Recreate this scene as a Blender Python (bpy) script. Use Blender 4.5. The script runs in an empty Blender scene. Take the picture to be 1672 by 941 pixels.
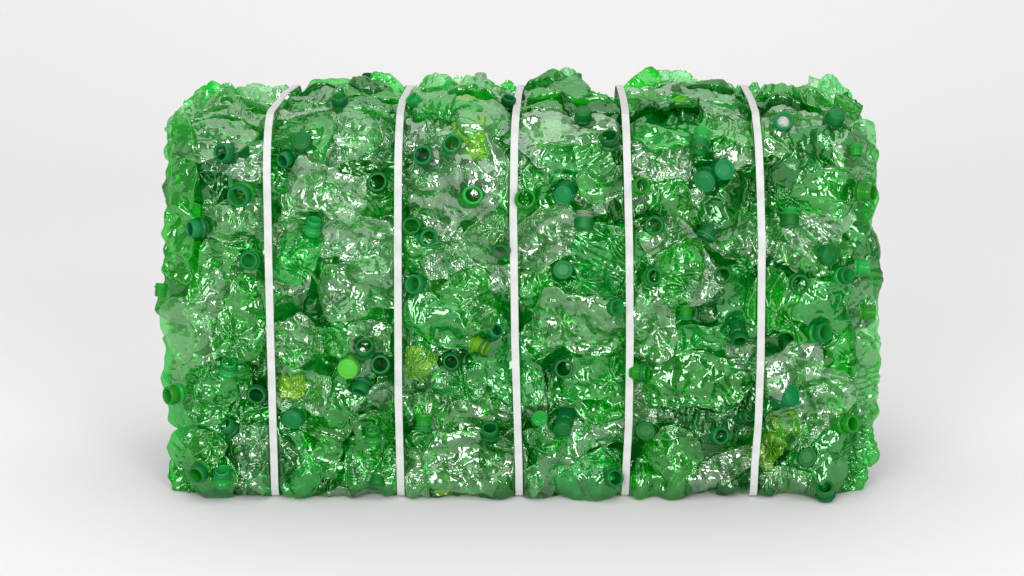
import bpy, math, random
import numpy as np
from mathutils import Vector, Matrix, Quaternion

random.seed(7)
R = np.random.RandomState(11)
SC = bpy.context.scene
COL = SC.collection
PI = math.pi

# ------------------------------------------------------------------ camera
PITCH = math.radians(11.7)
FPX = 4000.0                       # focal length in photo pixels (1672 wide)
DIST = 4.0
CZ = 0.356
CAM = Vector((0.0, -DIST * math.cos(PITCH), CZ + DIST * math.sin(PITCH)))
cd = bpy.data.cameras.new("camera")
cd.sensor_width = 36.0
cd.lens = FPX / 1672.0 * 36.0
cd.clip_start, cd.clip_end = 0.1, 200.0
cam = bpy.data.objects.new("camera", cd)
COL.objects.link(cam)
cam.location = CAM
cam.rotation_euler = (PI / 2 - PITCH, 0, 0)
SC.camera = cam

# ------------------------------------------------------------------ world, lamps, exposure
SC.view_settings.view_transform = 'Standard'
SC.view_settings.look = 'None'
SC.view_settings.exposure = 0.0
SC.view_settings.gamma = 1.0
W = bpy.data.worlds.new("World")
SC.world = W
W.use_nodes = True
bg = W.node_tree.nodes["Background"]
bg.inputs[0].default_value = (0.985, 0.985, 1.0, 1)
bg.inputs[1].default_value = 0.28

def area(name, loc, target, sx, sy, watts, col=(1, 1, 1)):
    l = bpy.data.lights.new(name, 'AREA')
    l.shape = 'RECTANGLE'
    l.size, l.size_y, l.energy, l.color = sx, sy, watts, col
    o = bpy.data.objects.new(name, l)
    COL.objects.link(o)
    o.location = loc
    d = Vector(target) - Vector(loc)
    o.rotation_euler = d.to_track_quat('-Z', 'Y').to_euler()
    return o

area("overhead_softbox", (0.0, 2.2, 6.5), (0, 2.2, 0.0), 8.5, 12.0, 410, (1.0, 0.99, 0.985))
area("key_softbox", (-2.5, -6.8, 2.9), (0, 0.1, 0.35), 3.4, 3.4, 320)
area("side_softbox", (2.8, -6.6, 2.4), (0, 0.1, 0.35), 2.4, 3.4, 240)
area("front_softbox", (0.3, -5.0, 6.8), (0, 0.1, 0.3), 3.2, 1.0, 30)

cy = SC.cycles
cy.max_bounces = 12
cy.diffuse_bounces = 3
cy.glossy_bounces = 4
cy.transmission_bounces = 4
cy.transparent_max_bounces = 18
cy.sample_clamp_indirect = 6.0
cy.caustics_reflective = False
cy.caustics_refractive = False
cy.use_denoising = True
try:
    cy.denoiser = 'OPENIMAGEDENOISE'
    cy.denoising_input_passes = 'RGB_ALBEDO_NORMAL'
except Exception:
    pass

# ------------------------------------------------------------------ materials
def new_mat(name):
    m = bpy.data.materials.new(name)
    m.use_nodes = True
    nt = m.node_tree
    nt.nodes.clear()
    out = nt.nodes.new('ShaderNodeOutputMaterial')
    return m, nt, out

def node(nt, t, **kw):
    n = nt.nodes.new(t)
    for k, v in kw.items():
        setattr(n, k, v)
    return n

def math_node(nt, op, a, b=None, c=None):
    n = nt.nodes.new('ShaderNodeMath')
    n.operation = op
    for i, v in enumerate((a, b, c)):
        if v is None:
            continue
        if isinstance(v, (int, float)):
            n.inputs[i].default_value = v
        else:
            nt.links.new(v, n.inputs[i])
    return n.outputs[0]

def schlick(nt, normal, f0):
    lw = node(nt, 'ShaderNodeLayerWeight')
    lw.inputs['Blend'].default_value = 0.5
    if normal is not None:
        nt.links.new(normal, lw.inputs['Normal'])
    p = math_node(nt, 'POWER', lw.outputs['Facing'], 4.0)
    return math_node(nt, 'MULTIPLY_ADD', p, 0.75 - f0, f0)

def plastic(name, tint, body, dif, rough, f0=0.06, bump=0.35, scale=75.0, spread=0.25, sheen=(1, 1, 1)):
    """thin tinted PET: see-through, a little milky, sharp gloss"""
    m, nt, out = new_mat(name)
    L = nt.links.new
    tc = node(nt, 'ShaderNodeTexCoord')
    oi = node(nt, 'ShaderNodeObjectInfo')
    off = node(nt, 'ShaderNodeVectorMath', operation='ADD')
    L(tc.outputs['Object'], off.inputs[0])
    sc_ = node(nt, 'ShaderNodeVectorMath', operation='SCALE')
    cmb = node(nt, 'ShaderNodeCombineXYZ')
    L(oi.outputs['Random'], cmb.inputs[0]); L(oi.outputs['Random'], cmb.inputs[1])
    L(cmb.outputs[0], sc_.inputs[0]); sc_.inputs['Scale'].default_value = 7.0
    L(sc_.outputs[0], off.inputs[1])
    ns = node(nt, 'ShaderNodeTexNoise')
    ns.inputs['Scale'].default_value = scale * 0.5
    ns.inputs['Detail'].default_value = 2.0
    L(off.outputs[0], ns.inputs['Vector'])
    wv = node(nt, 'ShaderNodeVectorMath', operation='SCALE')
    L(ns.outputs['Color'], wv.inputs[0]); wv.inputs['Scale'].default_value = 0.02
    ad = node(nt, 'ShaderNodeVectorMath', operation='ADD')
    L(off.outputs[0], ad.inputs[0]); L(wv.outputs[0], ad.inputs[1])
    vo = node(nt, 'ShaderNodeTexVoronoi')
    vo.feature = 'F1'
    vo.inputs['Scale'].default_value = scale
    L(ad.outputs[0], vo.inputs['Vector'])
    hsum = math_node(nt, 'MULTIPLY_ADD', ns.outputs['Fac'], 0.8, vo.outputs['Distance'])
    bp = node(nt, 'ShaderNodeBump')
    bp.inputs['Strength'].default_value = bump
    bp.inputs['Distance'].default_value = 0.010
    L(hsum, bp.inputs['Height'])
    # per bottle tint
    hsv = node(nt, 'ShaderNodeHueSaturation')
    hsv.inputs['Color'].default_value = (*tint, 1)
    L(math_node(nt, 'MULTIPLY_ADD', oi.outputs['Random'], 0.03, 0.485), hsv.inputs['Hue'])
    r2 = math_node(nt, 'FRACT', math_node(nt, 'MULTIPLY', oi.outputs['Random'], 13.7))
    L(math_node(nt, 'MULTIPLY_ADD', r2, spread, 1 - spread * 0.6), hsv.inputs['Saturation'])
    hs2 = node(nt, 'ShaderNodeHueSaturation')
    hs2.inputs['Color'].default_value = (*body, 1)
    L(math_node(nt, 'MULTIPLY_ADD', oi.outputs['Random'], 0.03, 0.485), hs2.inputs['Hue'])
    L(math_node(nt, 'MULTIPLY_ADD', r2, 0.5, 0.75), hs2.inputs['Value'])
    # a sheet seen at a slant is a longer path through tinted plastic
    lwg = node(nt, 'ShaderNodeLayerWeight'); lwg.inputs['Blend'].default_value = 0.5
    gm = node(nt, 'ShaderNodeGamma'); L(hsv.outputs[0], gm.inputs['Color'])
    L(math_node(nt, 'MULTIPLY_ADD', math_node(nt, 'POWER', lwg.outputs['Facing'], 2.0), 4.5, 0.8), gm.inputs['Gamma'])
    tr = node(nt, 'ShaderNodeBsdfTransparent'); L(gm.outputs[0], tr.inputs[0])
    df = node(nt, 'ShaderNodeBsdfDiffuse'); L(hs2.outputs[0], df.inputs[0]); L(bp.outputs[0], df.inputs['Normal'])
    tl = node(nt, 'ShaderNodeBsdfTranslucent'); L(hs2.outputs[0], tl.inputs[0]); L(bp.outputs[0], tl.inputs['Normal'])
    mdt = node(nt, 'ShaderNodeMixShader'); mdt.inputs[0].default_value = 0.5
    L(df.outputs[0], mdt.inputs[1]); L(tl.outputs[0], mdt.inputs[2])
    mb = node(nt, 'ShaderNodeMixShader')
    # milkiness varies in patches over the skin
    n2 = node(nt, 'ShaderNodeTexNoise'); n2.inputs['Scale'].default_value = 22.0
    L(off.outputs[0], n2.inputs['Vector'])
    L(math_node(nt, 'MULTIPLY', n2.outputs['Fac'], dif * 2.0), mb.inputs[0])
    L(tr.outputs[0], mb.inputs[1]); L(mdt.outputs[0], mb.inputs[2])
    gl = node(nt, 'ShaderNodeBsdfGlossy'); gl.inputs['Roughness'].default_value = rough
    gl.inputs['Color'].default_value = (*sheen, 1)     # the inner wall's share of the reflection is tinted
    L(bp.outputs[0], gl.inputs['Normal'])
    fin = node(nt, 'ShaderNodeMixShader')
    L(schlick(nt, bp.outputs[0], f0), fin.inputs[0])
    L(mb.outputs[0], fin.inputs[1]); L(gl.outputs[0], fin.inputs[2])
    L(fin.outputs[0], out.inputs[0])
    return m

M = {}
M['G'] = plastic("green_pet", (0.15, 0.88, 0.23), (0.012, 0.55, 0.050), 0.26, 0.09, 0.14, bump=0.06, scale=42, sheen=(0.60, 1.0, 0.62))
M['D'] = plastic("deep_green_pet", (0.05, 0.64, 0.12), (0.004, 0.27, 0.025), 0.30, 0.08, 0.11, bump=0.06, scale=42, sheen=(0.58, 1.0, 0.60))
M['P'] = plastic("pale_green_pet", (0.49, 0.93, 0.53), (0.24, 0.67, 0.26), 0.14, 0.09, 0.16, bump=0.07, scale=42, sheen=(0.80, 1.0, 0.80))
M['C'] = plastic("clear_pet", (0.68, 0.95, 0.69), (0.38, 0.70, 0.38), 0.13, 0.08, 0.20, bump=0.07, scale=42, sheen=(0.88, 1.0, 0.88))
M['L'] = plastic("lime_pet", (0.78, 0.98, 0.30), (0.36, 0.86, 0.06), 0.34, 0.10, 0.12, bump=0.06, scale=42, sheen=(0.95, 1.0, 0.65))

def solid(name, col, rough, trans=0.0, grain=0.0, gscale=60.0):
    m, nt, out = new_mat(name)
    L = nt.links.new
    p = node(nt, 'ShaderNodeBsdfPrincipled')
    tc = node(nt, 'ShaderNodeTexCoord')
    oi = node(nt, 'ShaderNodeObjectInfo')
    ns = node(nt, 'ShaderNodeTexNoise'); ns.inputs['Scale'].default_value = gscale
    ns.inputs['Detail'].default_value = 4.0
    L(tc.outputs['Object'], ns.inputs['Vector'])
    hs = node(nt, 'ShaderNodeHueSaturation'); hs.inputs['Color'].default_value = (*col, 1)
    v = math_node(nt, 'MULTIPLY_ADD', ns.outputs['Fac'], 0.35, 0.65)
    v = math_node(nt, 'MULTIPLY', v, math_node(nt, 'MULTIPLY_ADD', oi.outputs['Random'], 0.5, 0.85))
    L(v, hs.inputs['Value'])
    L(math_node(nt, 'MULTIPLY_ADD', oi.outputs['Random'], 0.03, 0.48), hs.inputs['Hue'])
    L(hs.outputs[0], p.inputs['Base Color'])
    p.inputs['Specular IOR Level'].default_value = 0.25
    L(math_node(nt, 'MULTIPLY_ADD', ns.outputs['Fac'], 0.15, rough), p.inputs['Roughness'])
    if grain:
        bp = node(nt, 'ShaderNodeBump'); bp.inputs['Strength'].default_value = grain
        bp.inputs['Distance'].default_value = 0.002
        L(ns.outputs['Fac'], bp.inputs['Height']); L(bp.outputs[0], p.inputs['Normal'])
    if trans:
        t = node(nt, 'ShaderNodeBsdfTransparent'); t.inputs[0].default_value = (col[0] ** .3, col[1] ** .3, col[2] ** .3, 1)
        mx = node(nt, 'ShaderNodeMixShader'); mx.inputs[0].default_value = trans
        L(p.outputs[0], mx.inputs[1]); L(t.outputs[0], mx.inputs[2]); L(mx.outputs[0], out.inputs[0])
    else:
        L(p.outputs[0], out.inputs[0])
    return m

M['teal'] = solid("teal_cap_plastic", (0.002, 0.165, 0.034), 0.14, 0.0, 0.2)
M['bright'] = solid("bright_green_cap_plastic", (0.07, 0.47, 0.035), 0.30, 0.0, 0.15)
M['neckd'] = solid("dark_green_neck_plastic", (0.003, 0.13, 0.028), 0.15, 0.12)
M['neckg'] = solid("clear_green_neck_plastic", (0.015, 0.34, 0.045), 0.08, 0.2)
M['neckl'] = solid("lime_neck_plastic", (0.14, 0.55, 0.02), 0.10, 0.35)
M['neckp'] = solid("pale_neck_plastic", (0.30, 0.50, 0.32), 0.08, 0.55)
M['liner'] = solid("white_liner", (0.75, 0.77, 0.75), 0.4)
M['core'] = plastic("packed_green_pet", (0.02, 0.45, 0.07), (0.006, 0.28, 0.024), 0.5, 0.15, 0.10, bump=0.2, sheen=(0.6, 1.0, 0.65))

def strap_mat():
    m, nt, out = new_mat("white_woven_strap")
    L = nt.links.new
    p = node(nt, 'ShaderNodeBsdfPrincipled')
    uv = node(nt, 'ShaderNodeUVMap')
    w1 = node(nt, 'ShaderNodeTexWave'); w1.inputs['Scale'].default_value = 90.0; w1.bands_direction = 'X'
    w2 = node(nt, 'ShaderNodeTexWave'); w2.inputs['Scale'].default_value = 90.0; w2.bands_direction = 'Y'
    ns = node(nt, 'ShaderNodeTexNoise'); ns.inputs['Scale'].default_value = 9.0; ns.inputs['Detail'].default_value = 6.0
    for n in (w1, w2, ns):
        L(uv.outputs[0], n.inputs['Vector'])
    h = math_node(nt, 'MULTIPLY', w1.outputs['Fac'], w2.outputs['Fac'])
    bp = node(nt, 'ShaderNodeBump'); bp.inputs['Strength'].default_value = 0.5; bp.inputs['Distance'].default_value = 0.0006
    L(h, bp.inputs['Height']); L(bp.outputs[0], p.inputs['Normal'])
    cr = node(nt, 'ShaderNodeValToRGB')
    cr.color_ramp.elements[0].color = (0.52, 0.55, 0.52, 1); cr.color_ramp.elements[0].position = 0.3
    cr.color_ramp.elements[1].color = (0.68, 0.69, 0.68, 1); cr.color_ramp.elements[1].position = 0.7
    L(math_node(nt, 'MULTIPLY_ADD', h, 0.25, math_node(nt, 'MULTIPLY', ns.outputs['Fac'], 0.85)), cr.inputs[0])
    L(cr.outputs[0], p.inputs['Base Color'])
    p.inputs['Roughness'].default_value = 0.45
    L(p.outputs[0], out.inputs[0])
    return m
M['strap'] = strap_mat()

def studio_mat():
    m, nt, out = new_mat("studio_paper")
    L = nt.links.new
    p = node(nt, 'ShaderNodeBsdfPrincipled')
    tc = node(nt, 'ShaderNodeTexCoord')
    ns = node(nt, 'ShaderNodeTexNoise'); ns.inputs['Scale'].default_value = 140.0; ns.inputs['Detail'].default_value = 5.0
    L(tc.outputs['Object'], ns.inputs['Vector'])
    cr = node(nt, 'ShaderNodeValToRGB')
    cr.color_ramp.elements[0].color = (0.800, 0.795, 0.792, 1)
    cr.color_ramp.elements[1].color = (0.825, 0.820, 0.818, 1)
    L(ns.outputs['Fac'], cr.inputs[0]); L(cr.outputs[0], p.inputs['Base Color'])
    p.inputs['Roughness'].default_value = 0.85
    p.inputs['Specular IOR Level'].default_value = 0.15
    L(p.outputs[0], out.inputs[0])
    return m
M['studio'] = studio_mat()

# ------------------------------------------------------------------ mesh helpers
def mesh_from(name, verts, faces, mat, smooth=True, uvs=None):
    me = bpy.data.meshes.new(name)
    me.from_pydata([tuple(v) for v in verts], [], faces)
    me.materials.append(mat)
    if smooth:
        me.polygons.foreach_set('use_smooth', [True] * len(me.polygons))
    if uvs is not None:
        ul = me.uv_layers.new(name="UVMap")
        li = np.zeros(len(me.loops), dtype=np.int32)
        me.loops.foreach_get('vertex_index', li)
        ul.data.foreach_set('uv', np.asarray(uvs, dtype=np.float32)[li].ravel())
    me.update()
    return me

def link(name, me, parent=None):
    o = bpy.data.objects.new(name, me)
    COL.objects.link(o)
    if parent is not None:
        o.parent = parent
    return o

# ------------------------------------------------------------------ the studio sweep
def build_backdrop():
    prof = [(-7.0, 0.0), (3.2, 0.0)]
    r = 2.5
    for k in range(1, 25):
        a = k / 24 * PI / 2
        prof.append((3.2 + r * math.sin(a), r - r * math.cos(a)))
    prof.append((3.2 + r, 9.0))
    vs, fs = [], []
    for y, z in prof:
        vs += [(-9, y, z), (9, y, z)]
    for k in range(len(prof) - 1):
        fs.append((2 * k, 2 * k + 1, 2 * k + 3, 2 * k + 2))
    o = link("backdrop", mesh_from("backdrop", vs, fs, M['studio']))
    o['kind'] = 'structure'
    o['label'] = 'seamless pale grey studio sweep under and behind the bale'
build_backdrop()

# ------------------------------------------------------------------ the bale's shape
H, DEP = 0.629, 0.50
RT, RB = 0.085, 0.035            # top and bottom edge radii
XL, XR = -0.548, 0.566          # ends of the bale
SB = RB * PI / 2
SF = SB + (H - RT - RB)
ST = SF + RT * PI / 2
SE = ST + (DEP - 2 * RT)
def profile(s):
    """arc length from under the front bottom edge, up the front and over the top -> y, z, normal (y, z)"""
    s = np.asarray(s, dtype=float)
    y = np.zeros_like(s); z = np.zeros_like(s); ny = np.zeros_like(s); nz = np.zeros_like(s)
    a = np.clip(s / RB, -0.6, PI / 2)
    m = s < SB
    y[m] = (RB - RB * np.sin(a))[m]; z[m] = (RB - RB * np.cos(a))[m]; ny[m] = -np.sin(a)[m]; nz[m] = -np.cos(a)[m]
    m = (s >= SB) & (s < SF)
    y[m] = 0; z[m] = (RB + s - SB)[m]; ny[m] = -1; nz[m] = 0
    a = np.clip((s - SF) / RT, 0, PI / 2)
    m = (s >= SF) & (s < ST)
    y[m] = (RT - RT * np.cos(a))[m]; z[m] = (H - RT + RT * np.sin(a))[m]; ny[m] = -np.cos(a)[m]; nz[m] = np.sin(a)[m]
    m = (s >= ST) & (s < SE)
    y[m] = (RT + s - ST)[m]; z[m] = H; ny[m] = 0; nz[m] = 1
    a = np.clip((s - SE) / RT, 0, PI * 0.7)
    m = s >= SE
    y[m] = (DEP - RT + RT * np.sin(a))[m]; z[m] = (H - RT + RT * np.cos(a))[m]; ny[m] = np.sin(a)[m]; nz[m] = np.cos(a)[m]
    return y, z, ny, nz

def project(x, y, z):
    dy, dz = y - CAM.y, z - CAM.z
    d = dy * math.cos(PITCH) - dz * math.sin(PITCH)
    u = dy * math.sin(PITCH) + dz * math.cos(PITCH)
    return 836 + FPX * x / d, 470.5 - FPX * u / d, d

_S = np.linspace(0.0, SE + 0.05, 700)
_Y, _Z, _, _ = profile(_S)
_, _PY, _D = project(0.0, _Y, _Z)
_ord = np.argsort(_PY)
def at(px, py):
    """photo pixel -> (x, s) on the bale's own skin"""
    s = float(np.interp(py, _PY[_ord], _S[_ord]))
    d = float(np.interp(s, _S, _D))
    return (px - 836) * d / FPX, s

# straps: x of each strap at heights up the front (photo read, then measured on the skin)
STRAPS_PX = [
    [(452, 806), (449, 760), (447, 700), (443, 560), (439, 400), (437, 250), (440, 205), (450, 180), (466, 160), (484, 142)],
    [(656, 806), (654, 760), (651, 650), (650, 400), (651, 250), (653, 205), (657, 175), (663, 155), (670, 138)],
    [(848, 806), (847, 760), (845, 690), (841, 560), (838, 350), (840, 230), (843, 190), (847, 160), (851, 138)],
    [(1019, 806), (1022, 760), (1026, 690), (1028, 560), (1027, 400), (1023, 250), (1021, 200), (1017, 165), (1011, 140)],
    [(1227, 806), (1231, 760), (1237, 690), (1241, 580), (1243, 400), (1238, 250), (1234, 205), (1226, 170), (1214, 142)],
]
STRAP_CURVES = []
for pts in STRAPS_PX:
    xs = [at(*p) for p in pts]
    xs.sort(key=lambda q: q[1])
    STRAP_CURVES.append((np.array([q[1] for q in xs]), np.array([q[0] for q in xs])))
def strap_x(i, s):
    S, X = STRAP_CURVES[i]
    return np.interp(s, S, X)
HS0 = 0.010                       # the straps sit this far out from the nominal skin
HALF = 0.0062

def bulge(x, s):
    """the panels swell between the straps, more on top than in front"""
    edges = [np.full_like(s, XL - 0.05)] + [strap_x(i, s) for i in range(5)] + [np.full_like(s, XR + 0.05)]
    b = np.zeros_like(s)
    for i in range(6):
        a, c = edges[i], edges[i + 1]
        t = np.clip((x - a) / np.maximum(c - a, 1e-6), 0, 1)
        b = np.maximum(b, np.where((x >= a) & (x <= c), np.sin(t * PI) ** 0.7, 0))
    k = np.clip((s - SF) / 0.12, 0, 1)
    return b * (0.006 + 0.009 * k)

def HS_at(s):
    return HS0 - 0.003 * np.clip((s - SF) / (ST - SF), 0, 1)

def squeeze(x, s, h):
    """the straps press the skin in where they pass"""
    for i in range(5):
        dx = np.abs(x - strap_x(i, s))
        lim = HS_at(s) - 0.002 + (0.55 + 0.25 * np.clip((s - SF) / (ST - SF), 0, 1)) * np.maximum(dx - HALF, 0) ** 0.8
        h = np.where(dx < 0.07, np.minimum(h, lim), h)
    return h

def to_world(x, s, h):
    h = h + bulge(x, s)
    h = squeeze(x, s, h)
    y, z, ny, nz = profile(s)
    # the ends are rounded too: the corners fall back
    e = np.maximum(np.maximum(x - (XR - 0.05), (XL + 0.05) - x), 0)
    Y = y + ny * h + np.where(s < ST, e * e * 5.0, 0) * (1 - np.clip((s - SF) / (ST - SF), 0, 1))
    e2 = np.maximum(np.maximum(x - (XR - 0.15), (XL + 0.15) - x), 0) / 0.15
    Z = z + nz * h - np.clip((s - SF) / (ST - SF), 0, 1) * (e * e * 3.0 + 0.016 * e2 ** 1.5)
    return np.stack([x, Y, np.maximum(Z, 0.0015)], axis=1)

# ------------------------------------------------------------------ crumpled bottle skins
def _hash(i, j, seed):
    n = (i * 374761393 + j * 668265263 + seed * 974634101) & 0xffffffff
    n = ((n ^ (n >> 13)) * 1274126177) & 0xffffffff
    n = n ^ (n >> 16)
    return (n & 0xffff) / 65535.0
def tin(u, v, seed):
    """heights on a triangle lattice, joined by flat facets: sharp creases"""
    a = u - v * 0.57735; b = v * 1.1547
    i = np.floor(a).astype(np.int64); j = np.floor(b).astype(np.int64)
    fa, fb = a - i, b - j
    lo = fa + fb < 1
    h10 = _hash(i + 1, j, seed); h01 = _hash(i, j + 1, seed)
    A = _hash(i, j, seed) * (1 - fa - fb) + h10 * fa + h01 * fb
    B = _hash(i + 1, j + 1, seed) * (fa + fb - 1) + h10 * (1 - fb) + h01 * (1 - fa)
    return np.where(lo, A, B) * 2 - 1
def tri(t):
    return 2 * np.abs(2 * (t - np.floor(t + 0.5))) - 1

def crumple(u, v, seed, feat, amp, rs):
    ang = rs.uniform(0, PI)
    c, s = math.cos(ang), math.sin(ang)
    a, b = (u * c - v * s) / feat, (u * s + v * c) / feat
    a2 = a + 0.22 * np.sin(b * 1.7 + rs.uniform(0, 6)) + 0.10 * np.sin(b * 3.9 + rs.uniform(0, 6))
    b2 = b + 0.22 * np.sin(a * 1.5 + rs.uniform(0, 6)) + 0.10 * np.sin(a * 3.3 + rs.uniform(0, 6))
    st = rs.uniform(0.55, 1.0)
    h = tin(a2 * st, b2, seed) + 0.46 * tin(a2 * 2.1 + 5.1, b2 * 2.1 * st, seed + 7) + 0.13 * tin(a2 * 4.3, b2 * 4.3 + 2.2, seed + 13)
    return h * amp

def skin(L, Wd, T, seed, feat=0.034, amp=0.0075, nu=72, nv=100, shoulder=0.35, curl=0.0, rough_edge=1.0, aniso=1.0, ampk=1.0, featk=1.0):
    """closed flattened bottle in its own plane: u along, v across, w out of the plane"""
    rs = np.random.RandomState(seed)
    feat = rs.uniform(0.015, 0.033) * featk
    amp = feat * rs.uniform(0.28, 0.48) * ampk
    t = np.linspace(-1, 1, nu)
    te = np.sign(t) * (1 - (1 - np.abs(t)) ** 1.15)
    f = np.ones(nu)
    lo = te < -0.72
    f[lo] = (1 - ((-te[lo] - 0.72) / 0.28) ** 2.6 * 0.97).clip(0.03)
    k = 1 - shoulder * 1.6
    hi = te > k
    f[hi] = (1 - ((te[hi] - k) / (1 - k)) ** 1.9 * 0.95).clip(0.04)
    ph = rs.uniform(0, 6, 6)
    eL = 1 + rough_edge * (0.09 * np.sin(te * 3.1 + ph[0]) + 0.06 * np.sin(te * 7.3 + ph[1]) + 0.035 * tri(te * 2.3 + ph[2]))
    eR = 1 + rough_edge * (0.09 * np.sin(te * 2.7 + ph[3]) + 0.06 * np.sin(te * 6.7 + ph[4]) + 0.035 * tri(te * 2.7 + ph[5]))
    q = np.arange(nv) / nv * 2 * PI
    cq, sq = np.cos(q), np.sin(q)
    # spread the rings' points evenly across the flats
    vv = np.sign(cq) * np.abs(cq) ** 0.9
    U = np.repeat(te[:, None], nv, 1) * L / 2
    side = np.where(cq[None, :] > 0, eR[:, None], eL[:, None])
    V = vv[None, :] * side * f[:, None] * Wd / 2
    pil = np.sign(sq) * np.abs(sq) ** rs.choice([0.6, 0.8, 1.1, 1.5])
    Wz = pil[None, :] * np.minimum(f, 1)[:, None] ** 0.6 * T
    u, v = U.ravel() / aniso, V.ravel()
    top = (np.repeat(sq[None, :], nu, 0).ravel() >= 0)
    c1 = crumple(u, v, seed * 3 + 1, feat, amp, rs)
    c2 = crumple(u, v, seed * 3 + 2, feat * 0.8, amp, rs)
    body = np.abs(np.repeat(pil[None, :], nu, 0).ravel())
    # star folds, like dents pushed into the wall
    star = np.zeros_like(u)
    for _ in range(rs.randint(0, 3)):
        cu, cv = rs.uniform(-0.4, 0.4) * L, rs.uniform(-0.4, 0.4) * Wd
        rr = np.hypot(u - cu, v - cv); th = np.arctan2(v - cv, u - cu)
        th = th + 0.7 * np.sin(th * 2 + rs.uniform(0, 6)) + 0.4 * np.sin(th + rs.uniform(0, 6))
        star += amp * 1.2 * np.exp(-(rr / (0.30 * Wd)) ** 1.3) * (tri(th / (2 * PI) * rs.randint(3, 6) + rs.uniform()) * np.minimum(1, rr / (0.08 * Wd)) - 0.6)
    com = crumple(u, v, seed * 3 + 5, feat * 2.4, amp * 0.6, rs)
    bead = np.exp(-((1 - np.abs(vv)) / 0.045) ** 2) * np.sign(np.round(sq, 6)) * 0.0019
    w = Wz.ravel() + np.repeat(bead[None, :], nu, 0).ravel() + com * (0.5 + 0.5 * body) + np.where(top, (c1 + star) * (0.25 + 0.75 * body), (c2 - star * 0.6) * (0.25 + 0.75 * body))
    if rs.uniform() < 0.3:                      # moulded ribs round the body
        c0, hw, pr = rs.uniform(-0.2, 0.1) * L, rs.uniform(0.12, 0.25) * L, rs.uniform(0.010, 0.014)
        uu = u * aniso
        w = w + 0.0016 * tri(uu / pr + 0.2 * np.sin(v * 60)) * np.clip((hw - np.abs(uu - c0)) / 0.01, 0, 1) * np.where(top, 1, -1)
    u = u * aniso
    u = u + crumple(u + 3, v, seed * 3 + 8, feat, amp * 0.15, rs)
    v = v + crumple(u, v + 3, seed * 3 + 9, feat, amp * 0.15, rs)
    w = w + curl * ((u / (L / 2)) ** 2 - 0.4) + rs.uniform(-0.006, 0.006) * (v / (Wd / 2)) ** 2
    faces = []
    for a in range(nu - 1):
        for b in range(nv):
            b1 = (b + 1) % nv
            faces.append((a * nv + b, (a + 1) * nv + b, (a + 1) * nv + b1, a * nv + b1))
    faces.append(tuple(range(nv)))
    faces.append(tuple(reversed(range((nu - 1) * nv, nu * nv))))
    return u, v, w, faces

CELL = 0.004
HM_X0, HM_S0 = XL - 0.06, -0.06
HMAP = np.full((int((XR - XL + 0.12) / CELL) + 2, int((SE + 0.2) / CELL) + 2), -0.030)
def hm_idx(x, s):
    return (np.clip(((x - HM_X0) / CELL).astype(int), 0, HMAP.shape[0] - 1), np.clip(((s - HM_S0) / CELL).astype(int), 0, HMAP.shape[1] - 1))
def smooth2(a, n):
    for _ in range(n):
        p = np.pad(a, 1, mode='edge')
        a = (p[:-2, 1:-1] + p[2:, 1:-1] + p[1:-1, :-2] + p[1:-1, 2:] + 2 * p[1:-1, 1:-1]) / 6.0
    return a
def lay_on(x, s, w, T, cap):
    """each bottle drapes over those already packed beneath it"""
    i, j = hm_idx(x, s)
    i0, i1, j0, j1 = max(i.min() - 8, 0), i.max() + 9, max(j.min() - 8, 0), j.max() + 9
    loc = smooth2(np.minimum(HMAP[i0:i1, j0:j1], cap), 14)
    base = np.minimum(np.maximum(loc, HMAP[i0:i1, j0:j1] - 0.008), cap)
    base = smooth2(base, 3)
    h = base[i - i0, j - j0] + T * 0.75 + w
    np.maximum.at(HMAP, (i, j), h)
    return h
BOTTLES = []          # records for naming afterwards
_seed = [100]
def body_mesh(P, faces, origin, tone):
    return mesh_from("bottle_body", P - np.array(origin)[None, :], faces, M[tone])

def bottle_on_skin(px, py, Lp, Wp, deg, tone, h=0.0, tilt=(0, 0), thick=0.15, layer='face', scale=0.001, xs=None, neck=None, **kw):
    """a crushed bottle lying in the bale's skin; px, py is the middle of its body"""
    _seed[0] += 1
    x0, s0 = at(px, py) if xs is None else xs
    L, Wd = Lp * scale, Wp * scale
    u, v, w, faces = skin(L, Wd, Wd * thick, _seed[0], **kw)
    a = math.radians(deg)
    X = x0 + u * math.cos(a) - v * math.sin(a)
    S = s0 + u * math.sin(a) + v * math.cos(a)
    Hh = lay_on(X, S, w + tilt[0] * (X - x0) + tilt[1] * (S - s0), Wd * thick, h)
    P = to_world(X, S, Hh)
    yc, zc, ny, nz = profile(np.array([s0]))
    origin = (x0, float(yc[0]), max(float(zc[0]), 0.0))
    rec = dict(layer=layer, tone=tone, px=px, py=py, x=x0, s=s0, origin=origin, P=P, faces=faces, size=Lp * Wp, neck=neck)
    BOTTLES.append(rec)
    return rec

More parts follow.
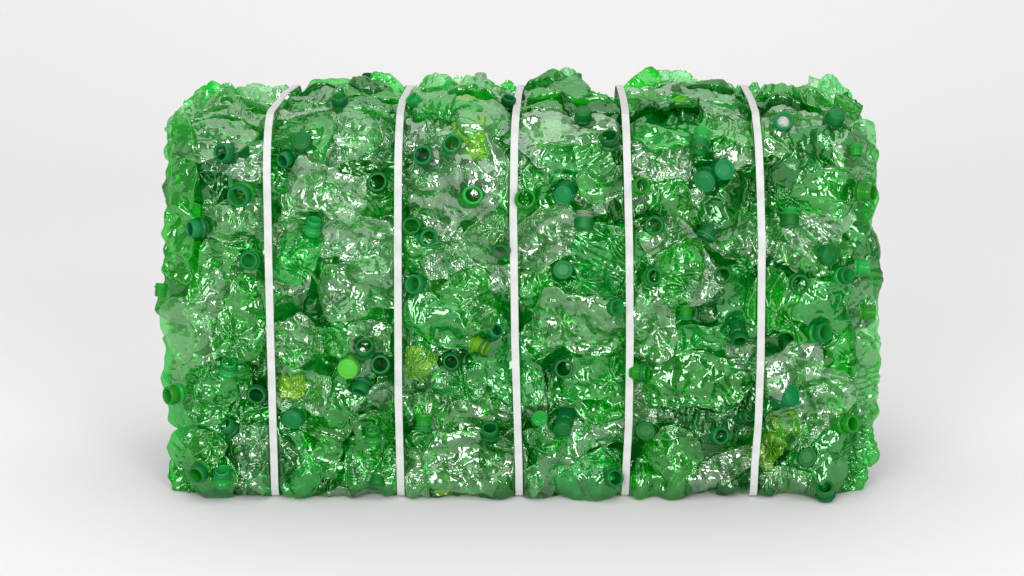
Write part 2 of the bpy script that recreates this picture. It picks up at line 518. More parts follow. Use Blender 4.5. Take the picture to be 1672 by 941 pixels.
def bottle_free(center, normal, axis, L, Wd, tone, layer='end', thick=0.15, neck=None, **kw):
    """a crushed bottle placed with its own facing"""
    _seed[0] += 1
    u, v, w, faces = skin(L, Wd, Wd * thick, _seed[0], **kw)
    n = Vector(normal).normalized()
    a = Vector(axis); a = (a - a.dot(n) * n).normalized()
    b = n.cross(a)
    P = np.array(center)[None, :] + u[:, None] * np.array(a) + v[:, None] * np.array(b) + w[:, None] * np.array(n)
    if layer == 'flap':                      # the straps hold the loose ends down as well
        for i in range(5):
            dx = np.abs(P[:, 0] - strap_x(i, ST + np.clip(P[:, 1] - RT, 0, SE - ST)))
            P[:, 2] = np.where(dx < 0.06, np.minimum(P[:, 2], H + HS0 - 0.006 + 0.5 * np.maximum(dx - HALF, 0) ** 0.8), P[:, 2])
    P[:, 2] = np.maximum(P[:, 2], 0.0015)
    px, py, _ = project(center[0], center[1], center[2])
    rec = dict(layer=layer, tone=tone, px=px, py=py, x=center[0], s=center[2], origin=tuple(center), P=P, faces=faces, size=L * Wd * 1e6, neck=neck)
    BOTTLES.append(rec)
    return rec

# ------------------------------------------------------------------ necks and caps (unit radius, axis +Z, lip at z = 0)
def lathe(name, prof, mat, n=32, ridge=0.0, closed_end=False):
    vs, fs = [], []
    for k, (r, z) in enumerate(prof):
        for j in range(n):
            q = 2 * PI * j / n
            rr = r
            if ridge and 0.9 < r < 1.3 and k in RIDGED:
                rr = r * (1 + ridge * (1 if j % 2 else -1))
            vs.append((rr * math.cos(q), rr * math.sin(q), z))
    for k in range(len(prof) - 1):
        for j in range(n):
            j1 = (j + 1) % n
            fs.append((k * n + j, k * n + j1, (k + 1) * n + j1, (k + 1) * n + j))
    if closed_end:
        fs.append(tuple((len(prof) - 1) * n + j for j in range(n)))
    return mesh_from(name, vs, fs, mat)

RIDGED = ()
NECK_PROF = [(1.25, -3.0), (1.15, -2.3), (1.02, -1.75), (0.98, -1.5), (1.22, -1.46), (1.24, -1.36), (0.98, -1.3),
             (0.93, -1.15), (1.0, -1.08), (0.92, -1.0), (0.92, -0.88), (1.0, -0.8), (0.92, -0.72), (0.92, -0.6), (1.0, -0.52),
             (0.92, -0.44), (0.92, -0.1), (0.9, -0.02), (0.84, 0.0), (0.77, -0.03), (0.74, -0.12), (0.74, -1.6), (0.5, -1.9), (0.02, -2.0)]  # last points add a membrane across the bore to keep the mouth dark
LIP_PROF = [(0.93, -1.05), (1.02, -1.02), (1.09, -0.9), (1.10, -0.35), (1.06, -0.1), (0.99, 0.03), (0.88, 0.06), (0.79, 0.02), (0.745, -0.10), (0.74, -0.6)]
CAP_PROF = [(0.95, -1.25), (1.10, -1.22), (1.13, -1.12), (1.10, -1.05), (1.12, -1.0), (1.12, -0.85), (1.12, -0.25), (1.09, -0.08), (1.02, 0.02), (0.93, 0.05), (0.88, 0.05),
            (0.85, 0.0), (0.80, 0.0), (0.78, 0.03), (0.5, 0.035), (0.25, 0.03), (0.04, 0.03)]
RING_PROF = [(0.98, -0.62), (1.12, -0.60), (1.15, -0.45), (1.12, -0.3), (0.98, -0.28), (0.96, -0.45)]
SIDE_PROF = [(1.0, -1.95), (0.98, -1.5)] + NECK_PROF[4:]
NM = {}
NS = {}
for key in ('neckd', 'neckg', 'neckl', 'neckp'):
    NM[key] = lathe("bottle_neck", NECK_PROF, M[key])
    NS[key] = lathe("bottle_neck", SIDE_PROF, M[key])
LIPM = {k: lathe("lip_ring", LIP_PROF, M[k], 36) for k in ('teal', 'bright', 'neckg', 'neckl', 'neckd')}
RIDGED = (5, 6)
CAPM = {k: lathe("bottle_cap", CAP_PROF, M[k], 72, 0.018, True) for k in ('teal', 'bright', 'neckg')}
RIDGED = ()
RINGM = {k: lathe("tamper_ring", RING_PROF, M[k], 36) for k in ('teal', 'neckg')}
LINM = lathe("liner_disc", [(0.7, -0.75), (0.4, -0.72), (0.05, -0.72)], M['liner'], 28, 0, True)

# type, px, py, radius px, direction in the picture (deg), tilt from facing out (deg), neck tone, colour of lip or cap
#   O open mouth, C closed with a cap, S bare threaded neck, R neck with a loose ring
NECKS = [
 ('O',362,253,18,170,40,'neckd','teal'), ('O',390,318,20,190,14,'neckg','teal'), ('C',495,243,17,100,32,'neckd','teal'),
 ('O',462,264,15,205,42,'neckd','teal'), ('O',320,371,16,180,55,'neckd','teal'), ('O',408,422,16,90,10,'neckg','teal'),
 ('R',513,364,15,75,70,'neckg','teal'), ('O',420,641,17,90,10,'neckd','teal'), ('O',283,642,17,182,46,'neckg','neckg'),
 ('C',478,682,18,210,14,'neckg','teal'), ('R',376,592,16,80,66,'neckg','teal'), ('O',324,767,17,205,28,'neckg','teal'),
 ('R',366,768,17,88,68,'neckg','teal'), ('S',309,806,13,262,80,'neckg','teal'), ('O',374,692,14,130,58,'neckd','teal'),
 ('S',428,803,16,268,70,'neckg','teal'),
 ('O',617,294,18,70,12,'neckd','teal'), ('O',690,257,17,130,20,'neckd','teal'), ('O',739,246,17,90,24,'neckg','teal'),
 ('O',773,311,18,60,20,'neckg','neckg'), ('S',757,176,15,90,60,'neckl','teal'), ('S',676,178,15,140,66,'neckg','teal'),
 ('O',555,187,15,95,62,'neckg','neckd'), ('S',600,129,12,90,72,'neckd','teal'), ('S',785,134,13,90,70,'neckp','teal'),
 ('O',830,178,13,70,60,'neckd','neckd'),
 ('O',673,365,16,80,14,'neckg','teal'), ('O',702,384,17,20,16,'neckg','teal'), ('O',816,408,16,200,20,'neckp','teal'),
 ('O',675,459,18,165,32,'neckg','teal'), ('O',597,557,17,90,38,'neckd','teal'), ('O',812,535,14,45,42,'neckd','teal'),
 ('R',787,560,15,340,66,'neckl','teal'), ('O',737,586,15,90,14,'neckd','teal'),
 ('C',569,597,18,200,14,'neckg','bright'), ('O',622,590,17,80,12,'neckd','teal'), ('O',590,630,15,250,50,'neckd','teal'),
 ('R',609,704,15,90,68,'neckg','teal'), ('R',692,693,16,266,74,'neckg','teal'), ('O',800,701,15,90,52,'neckd','teal'),
 ('C',617,796,15,265,48,'neckg','teal'),
 ('C',919,317,17,220,16,'neckd','teal'), ('O',858,320,18,80,26,'neckg','neckg'), ('O',994,237,16,95,55,'neckd','neckd'),
 ('C',952,203,14,90,56,'neckd','teal'), ('S',942,126,11,90,72,'neckg','teal'), ('O',1048,299,15,40,26,'neckg','neckg'),
 ('O',1141,248,15,250,42,'neckg','teal'), ('C',1148,293,19,205,16,'neckd','teal'), ('C',1182,276,18,45,24,'neckd','teal'),
 ('S',1110,188,13,118,76,'neckl','teal'), ('C',953,362,17,266,74,'neckp','teal'), ('C',919,437,17,80,14,'neckd','teal'),
 ('O',1067,364,17,95,14,'neckg','teal'), ('O',1067,447,15,60,16,'neckg','teal'), ('O',1007,495,15,20,32,'neckg','teal'),
 ('R',1119,512,14,270,78,'neckg','teal'), ('R',1152,379,16,240,68,'neckd','teal'),
 ('O',920,597,17,90,10,'neckd','teal'), ('C',881,678,14,100,28,'neckg','neckg'), ('C',917,697,17,250,24,'neckd','teal'),
 ('C',1053,700,17,120,16,'neckg','teal'), ('O',1004,771,17,30,30,'neckd','teal'), ('R',1048,606,16,0,66,'neckg','teal'),
 ('C',906,803,15,262,58,'neckg','teal'),
 ('O',1278,215,18,80,24,'neckg','teal'), ('C',1362,206,17,62,58,'neckd','teal'), ('S',1396,252,12,270,70,'neckg','teal'),
 ('S',1416,313,17,2,56,'neckg','teal'), ('C',1288,358,16,265,66,'neckg','teal'), ('C',1354,415,17,0,32,'neckd','teal'),
 ('O',1177,442,16,110,20,'neckg','teal'), ('O',1303,458,18,70,14,'neckg','teal'), ('O',1382,446,14,25,30,'neckg','teal'),
 ('S',1412,434,15,0,78,'neckg','teal'), ('S',1420,508,15,0,82,'neckg','teal'), ('O',1345,538,17,22,34,'neckg','teal'),
 ('O',1206,554,14,280,32,'neckd','teal'), ('C',1293,642,18,30,44,'neckd','teal'), ('O',1390,687,16,22,38,'neckg','neckg'),
 ('O',1176,705,17,20,32,'neckd','teal'), ('C',1316,741,17,90,12,'neckg','teal'), ('O',1344,787,16,100,52,'neckd','teal'),
 ('O',1224,677,11,30,42,'neckd','teal'),
]
LINERS = {(1278, 215)}

# middle px, py, length, width, angle, tone  (face of the bale, read off the photo)
BODIES = [
 (335,218,110,62,8,'D'), (335,292,95,64,62,'D'), (408,256,96,58,72,'C'), (385,360,122,74,5,'P'), (345,452,128,62,72,'G'),
 (350,494,112,70,52,'P'), (402,464,52,44,0,'C'), (402,520,152,82,64,'G'), (372,436,78,50,-60,'P'), (342,614,112,72,30,'P'),
 (379,656,98,52,-8,'G'), (322,718,150,76,62,'G'), (413,750,122,84,80,'P'), (362,798,128,46,-4,'D'), (428,690,74,62,20,'G'),
 (310,560,156,84,-66,'P'), (420,585,70,60,40,'P'),
 (475,424,136,76,-93,'C'), (481,350,66,52,90,'P'), (560,232,160,82,8,'C'), (535,312,140,84,-18,'C'), (600,330,110,76,30,'G'),
 (586,394,150,92,-20,'C'), (592,470,152,92,8,'P'), (481,560,92,82,30,'P'), (536,512,90,48,-18,'D'), (585,512,96,66,30,'G'),
 (488,636,112,70,-12,'P'), (560,640,140,66,58,'G'), (525,712,150,88,66,'G'), (611,748,96,98,90,'G'), (617,660,86,66,40,'P'),
 (480,758,116,80,-60,'G'), (572,802,116,42,14,'C'), (515,792,84,44,-20,'D'), (540,560,80,56,10,'G'),
 (744,296,186,146,38,'C'), (750,216,120,52,-14,'P'), (804,218,80,64,-30,'P'), (686,410,84,62,62,'G'), (727,416,86,70,14,'C'),
 (795,392,110,70,58,'P'), (798,456,86,50,-8,'C'), (712,496,118,82,62,'P'), (768,496,118,92,-62,'G'), (730,545,132,62,10,'P'),
 (688,625,136,62,86,'P'), (682,592,60,52,70,'L'), (750,624,96,58,-5,'G'), (826,592,178,86,-52,'G'), (752,680,118,86,10,'P'), (818,662,84,74,70,'P'),
 (775,750,180,94,4,'P'), (742,800,170,38,-3,'P'), (691,730,66,58,30,'G'), (676,768,78,60,78,'C'), (718,786,40,28,0,'L'), (476,632,46,38,0,'L'), (1286,694,50,40,30,'L'),  # small L pieces stand for crumpled lime labels, built like bottles
 (675,540,60,90,0,'G'), (690,310,70,60,80,'G'),
 (893,224,146,92,-30,'C'), (920,268,156,66,36,'G'), (982,284,136,84,60,'C'), (896,388,136,92,20,'C'), (900,444,132,44,30,'G'),
 (984,424,124,102,60,'G'), (951,528,170,108,-6,'P'), (888,478,86,62,40,'G'), (936,472,58,42,0,'P'), (964,640,142,92,-40,'G'),
 (1000,602,76,64,20,'P'), (986,700,116,72,14,'P'), (908,754,158,60,48,'P'), (968,778,132,72,30,'G'), (868,750,64,84,0,'P'),
 (868,655,56,70,0,'P'), (890,718,84,60,30,'G'), (872,802,90,44,-30,'D'), (880,560,80,60,30,'G'), (995,340,70,60,30,'D'),
 (1076,254,116,84,2,'C'), (1048,208,64,50,20,'P'), (1150,212,116,62,-36,'G'), (1206,244,86,64,30,'C'), (1098,322,126,72,-36,'G'),
 (1182,330,112,82,20,'P'), (1110,424,158,88,-62,'C'), (1058,405,74,64,60,'G'), (1066,520,158,78,86,'P'), (1208,388,116,90,-30,'P'),
 (1158,478,106,78,-58,'D'), (1212,494,134,82,-70,'G'), (1140,552,122,48,6,'G'), (1140,626,188,96,-5,'G'), (1060,662,76,72,20,'C'),
 (1102,736,96,84,45,'G'), (1178,766,152,48,20,'C'), (1078,776,94,80,-30,'G'), (1130,690,124,52,-14,'D'), (1214,590,86,60,80,'P'),
 (1340,260,158,96,-12,'P'), (1280,305,104,92,40,'D'), (1338,368,118,84,46,'C'), (1284,396,116,62,-30,'P'), (1344,480,108,62,-80,'C'),
 (1288,500,150,92,-24,'G'), (1294,600,122,80,36,'C'), (1354,632,116,62,-32,'C'), (1318,678,146,76,36,'P'), (1370,752,126,82,-70,'G'),
 (1254,738,66,40,56,'L'), (1296,786,116,46,-5,'P'), (1320,806,120,28,2,'P'), (1374,560,96,60,-60,'G'), (1262,640,60,60,0,'G'),
 (1380,330,90,60,60,'G'),
]
# necks that sit on one of the bodies above: neck pixel -> body pixel
OWN = {(953,362): (982,284), (1110,188): (1150,212), (692,693): (688,625), (609,704): (611,748), (906,803): (872,802), (390,318): (385,360)}
body_by = {}
def face_bodies():
  order = sorted(range(len(BODIES)), key=lambda k: BODIES[k][2] * BODIES[k][3] * R.uniform(0.4, 1.6) + {'D': -4000, 'L': 90000}.get(BODIES[k][5], 0))
  for k in order:
    px, py, L, Wp, deg, tone = BODIES[k]
    edge = 1.0 if py < 780 else 0.6
    rec = bottle_on_skin(px, py, L * 0.98, Wp * 0.98, deg, tone, h=0.010, tilt=(R.uniform(-.08, .08), R.uniform(-.08, .08)),
                         thick=R.uniform(0.09, 0.14) * edge, curl=R.uniform(-0.010, 0.004), amp=R.choice([0.0055, 0.008, 0.0105, 0.013]),
                         feat=R.uniform(0.034, 0.056), shoulder=R.choice([0.1, 0.2, 0.35]), featk=1.7 if tone == 'L' else 1.15 if L > 130 else 1.0, ampk=0.7 if tone == 'L' else 1.0)
    body_by[(px, py)] = rec

def neck_bodies(want_side):
  for nk in NECKS:
    kind, px, py, rp, th, ph, ntone, ctone = nk
    if (px, py) in OWN or (ph > 45) != want_side:
        continue
    # the body runs back into the pile, away from where the neck points
    side = ph > 45
    dirn = th + 180 + R.uniform(-18, 18) if ph > 30 else R.uniform(0, 360)
    L = R.uniform(105, 140); Wp = R.uniform(60, 80)
    off = L * 0.5 + rp * 0.3 if side else L * 0.42
    bx = min(max(px + off * math.cos(math.radians(dirn)), 300), 1390)
    by = min(max(py - off * math.sin(math.radians(dirn)) * (0.4 if py < 200 else 1), 150), 790)
    tone = {'neckl': 'L', 'neckp': 'P', 'neckd': 'D', 'neckg': 'G'}[ntone]
    if tone == 'L' and py > 200:
        tone = 'G'
    if tone in 'GD' and R.uniform() < 0.3:
        tone = R.choice(['G', 'P']) if side else R.choice(['G', 'P', 'D'])
    bottle_on_skin(bx, by, L, Wp, dirn + 180, tone, h=0.002 if side else -0.010, tilt=(R.uniform(-.06, .06), R.uniform(-.06, .06)),
                   thick=0.12, layer='neck', shoulder=0.42 if side else 0.3, neck=nk, amp=R.uniform(0.006, 0.0085), feat=R.uniform(0.026, 0.04))

# bottles pressed flat under the front bottom edge
for i in range(13):
    x_ = XL + 0.062 + (XR - XL - 0.13) * (i + 0.5) / 13 + R.uniform(-0.015, 0.015)
    s_ = R.uniform(0.028, 0.045)
    yy, zz, _, _ = profile(np.array([s_]))
    px, py, _ = project(x_, float(yy[0]), float(zz[0]))
    bottle_on_skin(px, py, R.uniform(100, 140), R.uniform(70, 84), R.uniform(-14, 14), R.choice(list('GDGDDG')), h=0.0, xs=(x_, s_), layer='foot', thick=0.16)
neck_bodies(False)
face_bodies()
# bottles lying on the top, in rows from front to back
for p in range(6):
    xa = XL if p == 0 else float(strap_x(p - 1, ST + 0.1))
    xb = XR if p == 5 else float(strap_x(p, ST + 0.1))
    for r_ in range(6):
        s0 = ST - 0.045 + r_ * 0.076
        n = 1 if (r_ + p) % 3 == 0 else 2
        for q in range(n):
            fx = xa + (xb - xa) * ((q + 0.5) / n + R.uniform(-0.06, 0.06))
            L = (xb - xa) * (0.98 if n == 1 else 0.62) * R.uniform(0.85, 1.05)
            x_, s_ = fx, s0 + R.uniform(-0.015, 0.015)
            yy, zz, _, _ = profile(np.array([s_]))
            px, py, _ = project(x_, float(yy[0]), float(zz[0]))
            bottle_on_skin(px, py, L * 1000, R.uniform(82, 112), R.uniform(-22, 22) + (180 if R.uniform() < .5 else 0), R.choice(list('PPPCCPGGDG')),
                           h=0.006, tilt=(R.uniform(-.05, .05), R.uniform(-0.16, .06)), layer='top', xs=(x_, s_),
                           thick=R.uniform(0.09, 0.13), aniso=1.6, ampk=1.25, curl=R.uniform(-0.010, 0.004))

neck_bodies(True)
for nk in NECKS:
    if nk[1:3] in OWN:
        body_by[OWN[nk[1:3]]]['neck'] = nk

# flaps and bottles that break the outline: on top and round the two ends
def free_px(px, py, y, normal, axis, Lp, Wp, tone, neck=None, **kw):
    d0 = project(0, y, 0.4)[2]
    # point on the plane at depth y seen at this pixel
    u = (470.5 - py) / FPX
    fy, fz = math.cos(PITCH) + u * math.sin(PITCH), -math.sin(PITCH) + u * math.cos(PITCH)
    t = (y - CAM.y) / fy
    z = CAM.z + fz * t
    x = (px - 836) / FPX * t
    return bottle_free((x, y, z), normal, axis, Lp * 0.001, Wp * 0.001, tone, neck=neck, **kw)

SIL = [
 (298,268,0.03,(-.75,-.65,.05),(0.05,0,1),165,66,'G'), (290,395,0.03,(-.7,-.7,0),(0.16,0,1),150,74,'G'), (287,225,0.09,(-.9,-.4,.1),(0,0,1),90,60,'P'),
 (302,565,0.05,(-.7,-.7,0),(-.12,0,1),165,84,'P'), (290,640,0.08,(-.85,-.5,0),(.1,0,1),120,60,'C'), (312,735,0.04,(-.7,-.7,0),(.15,0,1),130,60,'P'),
 (292,480,0.12,(-1,-.2,0),(.0,.3,1),140,90,'G'), (292,330,0.14,(-1,-.15,0),(.0,-.3,1),140,90,'D'), (306,700,0.16,(-1,-.15,0),(0,.4,1),140,100,'G'),
 (312,190,0.12,(-.8,-.3,.6),(0,.6,.5),100,70,'P'), (300,600,0.2,(-1,-.1,0),(0,1,.4),150,100,'G'), (306,260,0.22,(-1,0,.1),(0,1,.3),140,90,'D'),
 (1408,250,0.05,(.75,-.6,.1),(.08,0,-1),115,66,'P'), (1404,345,0.04,(.7,-.7,0),(-.1,0,-1),120,66,'G'), (1404,405,0.05,(.75,-.65,0),(0,0,1),115,64,'P'),
 (1408,530,0.04,(.6,-.8,0),(.3,0,-1),165,62,'P'), (1412,636,0.05,(.7,-.7,0),(-.05,0,1),135,60,'P'), (1412,715,0.04,(.7,-.7,0),(.12,0,-1),100,52,'G'),
 (1378,755,0.05,(.75,-.65,0),(-.1,0,-1),110,70,'G'), (1404,470,0.12,(1,-.2,0),(0,.3,1),140,90,'G'), (1398,300,0.14,(1,-.15,0),(0,-.3,1),140,90,'D'),
 (1396,620,0.16,(1,-.15,0),(0,.4,1),150,100,'G'), (1385,190,0.12,(.8,-.3,.6),(0,.6,.5),100,70,'G'), (1392,720,0.2,(1,-.1,0),(0,1,.4),140,100,'D'),
 (318,300,0.05,(-.5,-.85,0),(0,.0,1),190,120,'G'), (316,450,0.05,(-.5,-.85,0),(.1,.0,1),190,120,'D'), (318,620,0.05,(-.5,-.85,0),(-.1,.0,1),190,120,'G'), (334,755,0.05,(-.5,-.85,0),(0,.0,1),110,90,'D'),
 (1385,300,0.05,(.5,-.85,0),(0,.0,1),190,110,'G'), (1388,450,0.05,(.5,-.85,0),(.1,.0,1),190,120,'D'), (1386,620,0.05,(.5,-.85,0),(-.1,.0,1),190,110,'G'), (1362,755,0.05,(.5,-.85,0),(0,.0,1),110,90,'D'),
 (310,778,0.035,(-.45,-.9,0),(1,0,.08),84,70,'G'), (304,782,0.12,(-.95,-.3,0),(0,1,.1),120,70,'D'), (1384,778,0.035,(.45,-.9,0),(1,0,-.08),84,70,'G'), (1390,782,0.12,(.95,-.3,0),(0,1,.1),120,70,'D'),
 (1048,130,0.40,(-.25,-.8,.5),(.75,-.1,.45),72,44,'G'), (1098,128,0.42,(.1,-.7,.6),(-1,0,.05),80,46,'P'), (336,160,0.34,(-.2,-.75,.55),(.6,.1,.4),80,52,'G'),
 (700,135,0.38,(.2,-.8,.5),(.5,0,.8),44,26,'P'), (640,134,0.38,(0,-.7,.7),(1,0,-.25),90,42,'G'), (432,148,0.36,(0,-.7,.7),(1,0,.05),95,40,'C'),
 (472,146,0.38,(.2,-.7,.6),(.4,0,.6),44,34,'G'), (1362,146,0.38,(.35,-.7,.5),(.7,0,-.6),70,50,'P'), (1332,140,0.42,(0,-.7,.6),(.3,0,.8),44,40,'C'),
 (826,140,0.40,(.1,-.8,.5),(.5,0,.7),38,24,'G'), (857,138,0.40,(-.1,-.8,.5),(.6,0,.5),36,26,'G'), (1222,144,0.40,(.1,-.7,.6),(1,0,.2),46,28,'G'),
 (745,138,0.40,(0,-.5,.8),(1,0,0),120,60,'C'), (300,188,0.20,(-.6,-.6,.5),(1,0,.1),46,30,'C'), (1385,172,0.22,(.5,-.7,.4),(.8,0,-.5),50,40,'D'),
 (560,140,0.40,(0,-.5,.8),(1,0,.08),130,60,'G'), (905,142,0.40,(0,-.5,.8),(1,0,.03),130,60,'P'), (1150,146,0.40,(0,-.5,.8),(1,0,-.1),120,60,'P'),
]
for (px, py, y, nrm, ax, L, Wp, tone) in SIL:
    nk = ('S', 264, 475, 12, 262, 84, 'neckg', 'teal') if (px, py) == (290, 395) else None
    py += 0 if py > 185 else 6
    lay = 'end' if (px < 315 or px > 1380) and py > 186 else 'flap'
    free_px(px, py, y, nrm, ax, L, Wp, tone, neck=nk, layer=lay, thick=0.13 if lay == 'end' else 0.05, amp=0.006, feat=0.034,
            shoulder=0.35 if lay == 'end' else 0.2, ampk=1.0 if lay == 'end' else 0.6)

# ------------------------------------------------------------------ the packed inside of the bale: nobody could count it
def build_core():
    parts_v, parts_f, n0 = [], [], 0
    def sheet(nx, ns, x0, x1, s0, s1, inset):
        nonlocal n0
        X, S = np.meshgrid(np.linspace(x0, x1, nx), np.linspace(s0, s1, ns))
        x, s = X.ravel(), S.ravel()
        rs = np.random.RandomState(3)
        h = -inset + crumple(x, s, 41, 0.05, 0.012, rs) + crumple(x, s, 43, 0.02, 0.004, rs)
        h = h + bulge(x, s)
        y, z, ny, nz = profile(s)
        e = np.maximum(np.maximum(x - (x1 - 0.05), (x0 + 0.05) - x), 0)
        P = np.stack([x, y + ny * h + e * e * 6, np.maximum(z + nz * h, 0.004)], 1)
        parts_v.append(P)
        for j in range(ns - 1):
            for i in range(nx - 1):
                a = n0 + j * nx + i
                parts_f.append((a, a + 1, a + nx + 1, a + nx))
        n0 += nx * ns
    sheet(230, 210, XL + 0.035, XR - 0.035, 0.03, SE + 0.10, 0.052)
    # ends and back
    for xe, sg in ((XL + 0.04, -1), (XR - 0.04, 1)):
        Y, Z = np.meshgrid(np.linspace(0.045, DEP - 0.03, 60), np.linspace(0.01, H - 0.06, 80))
        y, z = Y.ravel(), Z.ravel()
        rs = np.random.RandomState(5)
        P = np.stack([xe + sg * crumple(y, z, 51, 0.05, 0.012, rs), y, z], 1)
        parts_v.append(P)
        for j in range(79):
            for i in range(59):
                a = n0 + j * 60 + i
                parts_f.append((a, a + 1, a + 61, a + 60) if sg > 0 else (a, a + 60, a + 61, a + 1))
        n0 += 60 * 80
    X, Z = np.meshgrid(np.linspace(XL + 0.04, XR - 0.04, 120), np.linspace(0.005, H - 0.03, 70))
    x, z = X.ravel(), Z.ravel()
    rs = np.random.RandomState(6)
    parts_v.append(np.stack([x, DEP - 0.02 + crumple(x, z, 61, 0.05, 0.014, rs), z], 1))
    for j in range(69):
        for i in range(119):
            a = n0 + j * 120 + i
            parts_f.append((a, a + 120, a + 121, a + 1))
    o = link("packed_bottles", mesh_from("packed_bottles", np.concatenate(parts_v), parts_f, M['core']))
    o['kind'] = 'stuff'
    o['label'] = 'dark green mass of flattened bottles packed deep inside the strapped bale'
    o['category'] = 'bottle mass'
build_core()

# ------------------------------------------------------------------ straps
ORD = ['first', 'second', 'third', 'fourth', 'fifth']
def build_strap(i):
    loop = []           # (x, y, z, ny, nz)
    ss = np.concatenate([np.linspace(0.0, SB, 8)[:-1], np.linspace(SB, SF, 60)[:-1], np.linspace(SF, ST, 16)[:-1],
                         np.linspace(ST, SE, 24)[:-1], np.linspace(SE, SE + RT * PI / 2, 12)])
    xs = strap_x(i, ss)
    y, z, ny, nz = profile(ss)
    rs = np.random.RandomState(70 + i)
    wob = 0.0006 * np.sin(ss * 23 + rs.uniform(0, 6)) + 0.0003 * np.sin(ss * 51 + rs.uniform(0, 6))
    hh = HS_at(ss) + wob + np.where((ss > SB) & (ss < SF), 0.0015, 0)
    for k in range(len(ss)):
        loop.append((xs[k], y[k] + ny[k] * hh[k], max(z[k] + nz[k] * hh[k], 0.003), ny[k], nz[k]))
    xe, xb = xs[-1], xs[0]
    for k in range(1, 12):                      # down the back
        t = k / 12
        loop.append((xe + (xb - xe) * t, DEP + HS0, (H - RT) * (1 - t) + RB * t, 1.0, 0.0))
    loop.append((xb, DEP - 0.02, 0.003, 0.3, -1.0))
    vs, fs, uv = [], [], []
    th = 0.0016
    dist = 0.0
    n = len(loop)
    cross = [(-1, 0.0), (-0.97, th), (0.0, th * 1.03), (0.97, th), (1, 0.0)]
    for k, (x, yy, zz, a, b) in enumerate(loop):
        if k:
            dist += math.dist((x, yy, zz), loop[k - 1][:3])
        tw = 0.10 * math.sin(dist * 9 + i)
        for (c, o_) in cross:
            off = o_ + tw * c * 0.0006
            vs.append((x + c * HALF, yy + a * off, max(zz + b * off, 0.001)))
            uv.append((c * HALF * 4, dist * 4))
    m = len(cross)
    for k in range(n):
        k1 = (k + 1) % n
        for c in range(m - 1):
            fs.append((k * m + c, k * m + c + 1, k1 * m + c + 1, k1 * m + c))
        fs.append((k * m + m - 1, k * m, k1 * m, k1 * m + m - 1))
    o = link("strap", mesh_from("strap", vs, fs, M['strap'], smooth=False, uvs=uv))
    o['label'] = {0: 'white woven strap, leftmost of the five around the bale', 1: 'white woven strap, second of the five counting from the left',
                  2: 'white woven strap around the middle of the bale, third of five', 3: 'white woven strap, second of the five counting from the right',
                  4: 'white woven strap, rightmost of the five around the bale'}[i]
    o['category'] = 'strap'
    o['group'] = 'white straps around the bale'
for i in range(5):
    build_strap(i)

# ------------------------------------------------------------------ make the bottles: names, parts, labels
PANEL = ['beyond the leftmost strap', 'between first and second straps', 'between second and third straps', 'between third and fourth straps',
         'between fourth and fifth straps', 'beyond the rightmost strap']
NUM = ['topmost', 'second', 'third', 'fourth', 'fifth', 'sixth', 'seventh', 'eighth', 'ninth', 'tenth', 'eleventh', 'twelfth', 'thirteenth', 'fourteenth',
       'fifteenth', 'sixteenth', 'seventeenth', 'eighteenth', 'nineteenth', 'twentieth']
LOOK = {'G': 'green', 'D': 'deep green', 'P': 'pale grey-green', 'C': 'clear silvery', 'L': 'lime yellow-green'}  # L pieces on the face are label scraps, not whole bottles
def panel_of(rec):
    k = 0
    for i in range(5):
        s = rec['s'] if rec['layer'] not in ('end', 'flap') else 0.3
        if rec['x'] > float(strap_x(i, s)):
            k = i + 1
    return k
for rec in BOTTLES:
    rec['panel'] = panel_of(rec)
    nk = rec['neck']
    if nk is not None:
        cap = {'bright': 'bright green', 'teal': 'teal', 'neckg': 'clear green', 'neckd': 'dark green', 'neckl': 'lime'}[nk[7]]
        rec['desc'] = {'O': '%s bottle with open %s mouth' % (LOOK[rec['tone']], cap),
                       'C': '%s bottle closed by %s cap' % (LOOK[rec['tone']], cap),
                       'S': '%s bottle with bare threaded neck' % LOOK[rec['tone']],
                       'R': '%s bottle with loose neck ring' % LOOK[rec['tone']]}[nk[0]]
        rec['ky'] = nk[2]
    else:
        rec['desc'] = {'face': '%s crumpled bottle', 'neck': '%s crumpled bottle', 'foot': '%s bottle pressed flat on the floor',
                       'top': '%s flattened bottle on bale top', 'end': '%s bottle wrapping the end',
                       'flap': '%s bottle flap sticking up at top'}[rec['layer']] % LOOK[rec['tone']]
        rec['ky'] = rec['py']
groups = {}
for rec in BOTTLES:
    groups.setdefault((rec['desc'], rec['panel']), []).append(rec)
for (desc, p), rs_ in groups.items():
    rs_.sort(key=lambda r: r['ky'])
    for k, r in enumerate(rs_):
        pos = PANEL[p]
        if len(rs_) == 1:
            r['label'] = '%s, the only one %s' % (desc, pos)
        elif k == 0:
            r['label'] = '%s, topmost %s' % (desc, pos)
        elif k == len(rs_) - 1:
            r['label'] = '%s, lowest %s' % (desc, pos)
        else:
            r['label'] = '%s, %s down %s' % (desc, NUM[k], pos)

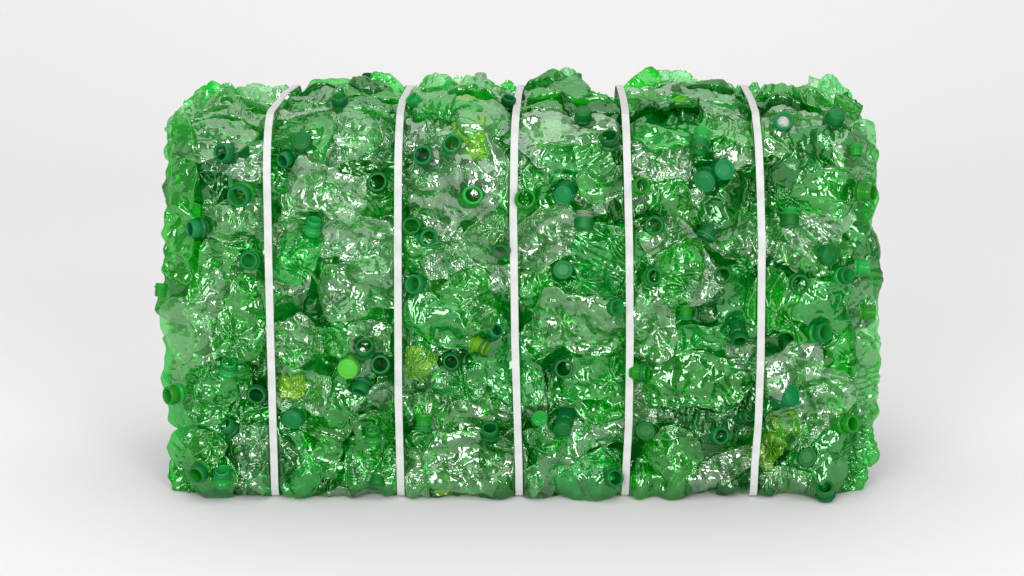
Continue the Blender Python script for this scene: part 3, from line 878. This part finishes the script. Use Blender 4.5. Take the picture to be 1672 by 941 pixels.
def neck_dir(nk):
    th, ph = math.radians(nk[4]), math.radians(nk[5])
    ax = Vector((math.cos(th) * math.sin(ph), -math.cos(ph), math.sin(th) * math.sin(ph)))
    return ax.normalized()
for rec in BOTTLES:
    o0 = rec['origin']
    me = body_mesh(rec['P'], rec['faces'], o0, rec['tone'])
    nk = rec['neck']
    if nk is None:
        root = link("crushed_bottle", me)
        root.location = o0
    else:
        root = link("crushed_bottle", None)
        root.location = o0
        link("body", me, root)
        kind, px, py, rp, th, ph, ntone, ctone = nk
        x0, s0 = at(px, py)
        y, z, ny, nz = profile(np.array([s0]))
        rr = rp * 0.001 * 0.88
        b = float(bulge(np.array([x0]), np.array([s0]))[0])
        ii, jj = hm_idx(np.array([x0]), np.array([s0]))
        pile = float(np.percentile(HMAP[max(ii[0] - 4, 0):ii[0] + 5, max(jj[0] - 4, 0):jj[0] + 5], 70))
        hh = max(min(pile, 0.026), 0.004) + b + (0.008 if kind == 'C' and ph < 40 else 0.013 if ph < 40 else 0.003)
        c = Vector((x0, float(y[0] + ny[0] * hh), float(z[0] + nz[0] * hh)))
        if rec['layer'] == 'end':
            c = Vector(((px - 836) / FPX * DIST, -0.012, c.z))
        # the neck leans out of the skin it stands in
        ax = neck_dir(nk)
        if s0 > SF:
            lean = min(1.0, (s0 - SF) / (ST - SF)) * 0.35
            ax = (ax + Vector((0, float(ny[0]), float(nz[0]))) * lean).normalized()
        q = ax.to_track_quat('Z', 'Y')
        sq = R.uniform(0.88, 1.0)
        if ph > 45:
            c = c + ax * rr * 0.65
        c.z = max(c.z, 0.024)
        neck = link("neck", (NS if ph > 45 else NM)[ntone], root)
        neck.location = c - Vector(o0)
        neck.rotation_mode = 'QUATERNION'
        neck.rotation_quaternion = q @ Quaternion((0, 0, 1), R.uniform(0, 6))
        neck.scale = (rr, rr * sq, rr)
        def sub(nm, me2, dz=0.0, tilt=0.0):
            s_ = link(nm, me2, neck)
            s_.location = (0, 0, dz)
            s_.rotation_euler = (tilt, tilt * 0.6, 0)
            return s_
        if kind == 'O':
            sub("lip_ring", LIPM[ctone], 0.02)
            if (px, py) in LINERS:
                sub("liner", LINM)
        elif kind == 'C':
            sub("cap", CAPM[ctone], 0.06)
        elif kind == 'R':
            sub("tamper_ring", RINGM['teal'], 0.05, R.uniform(-0.25, 0.25))
    root['label'] = rec['label']
    root['category'] = 'bottle'
    root['group'] = 'crushed plastic bottles packed in the bale'
print("bottles", len(BOTTLES), "max words", max(len(r['label'].split()) for r in BOTTLES), "unique", len({r['label'] for r in BOTTLES}))
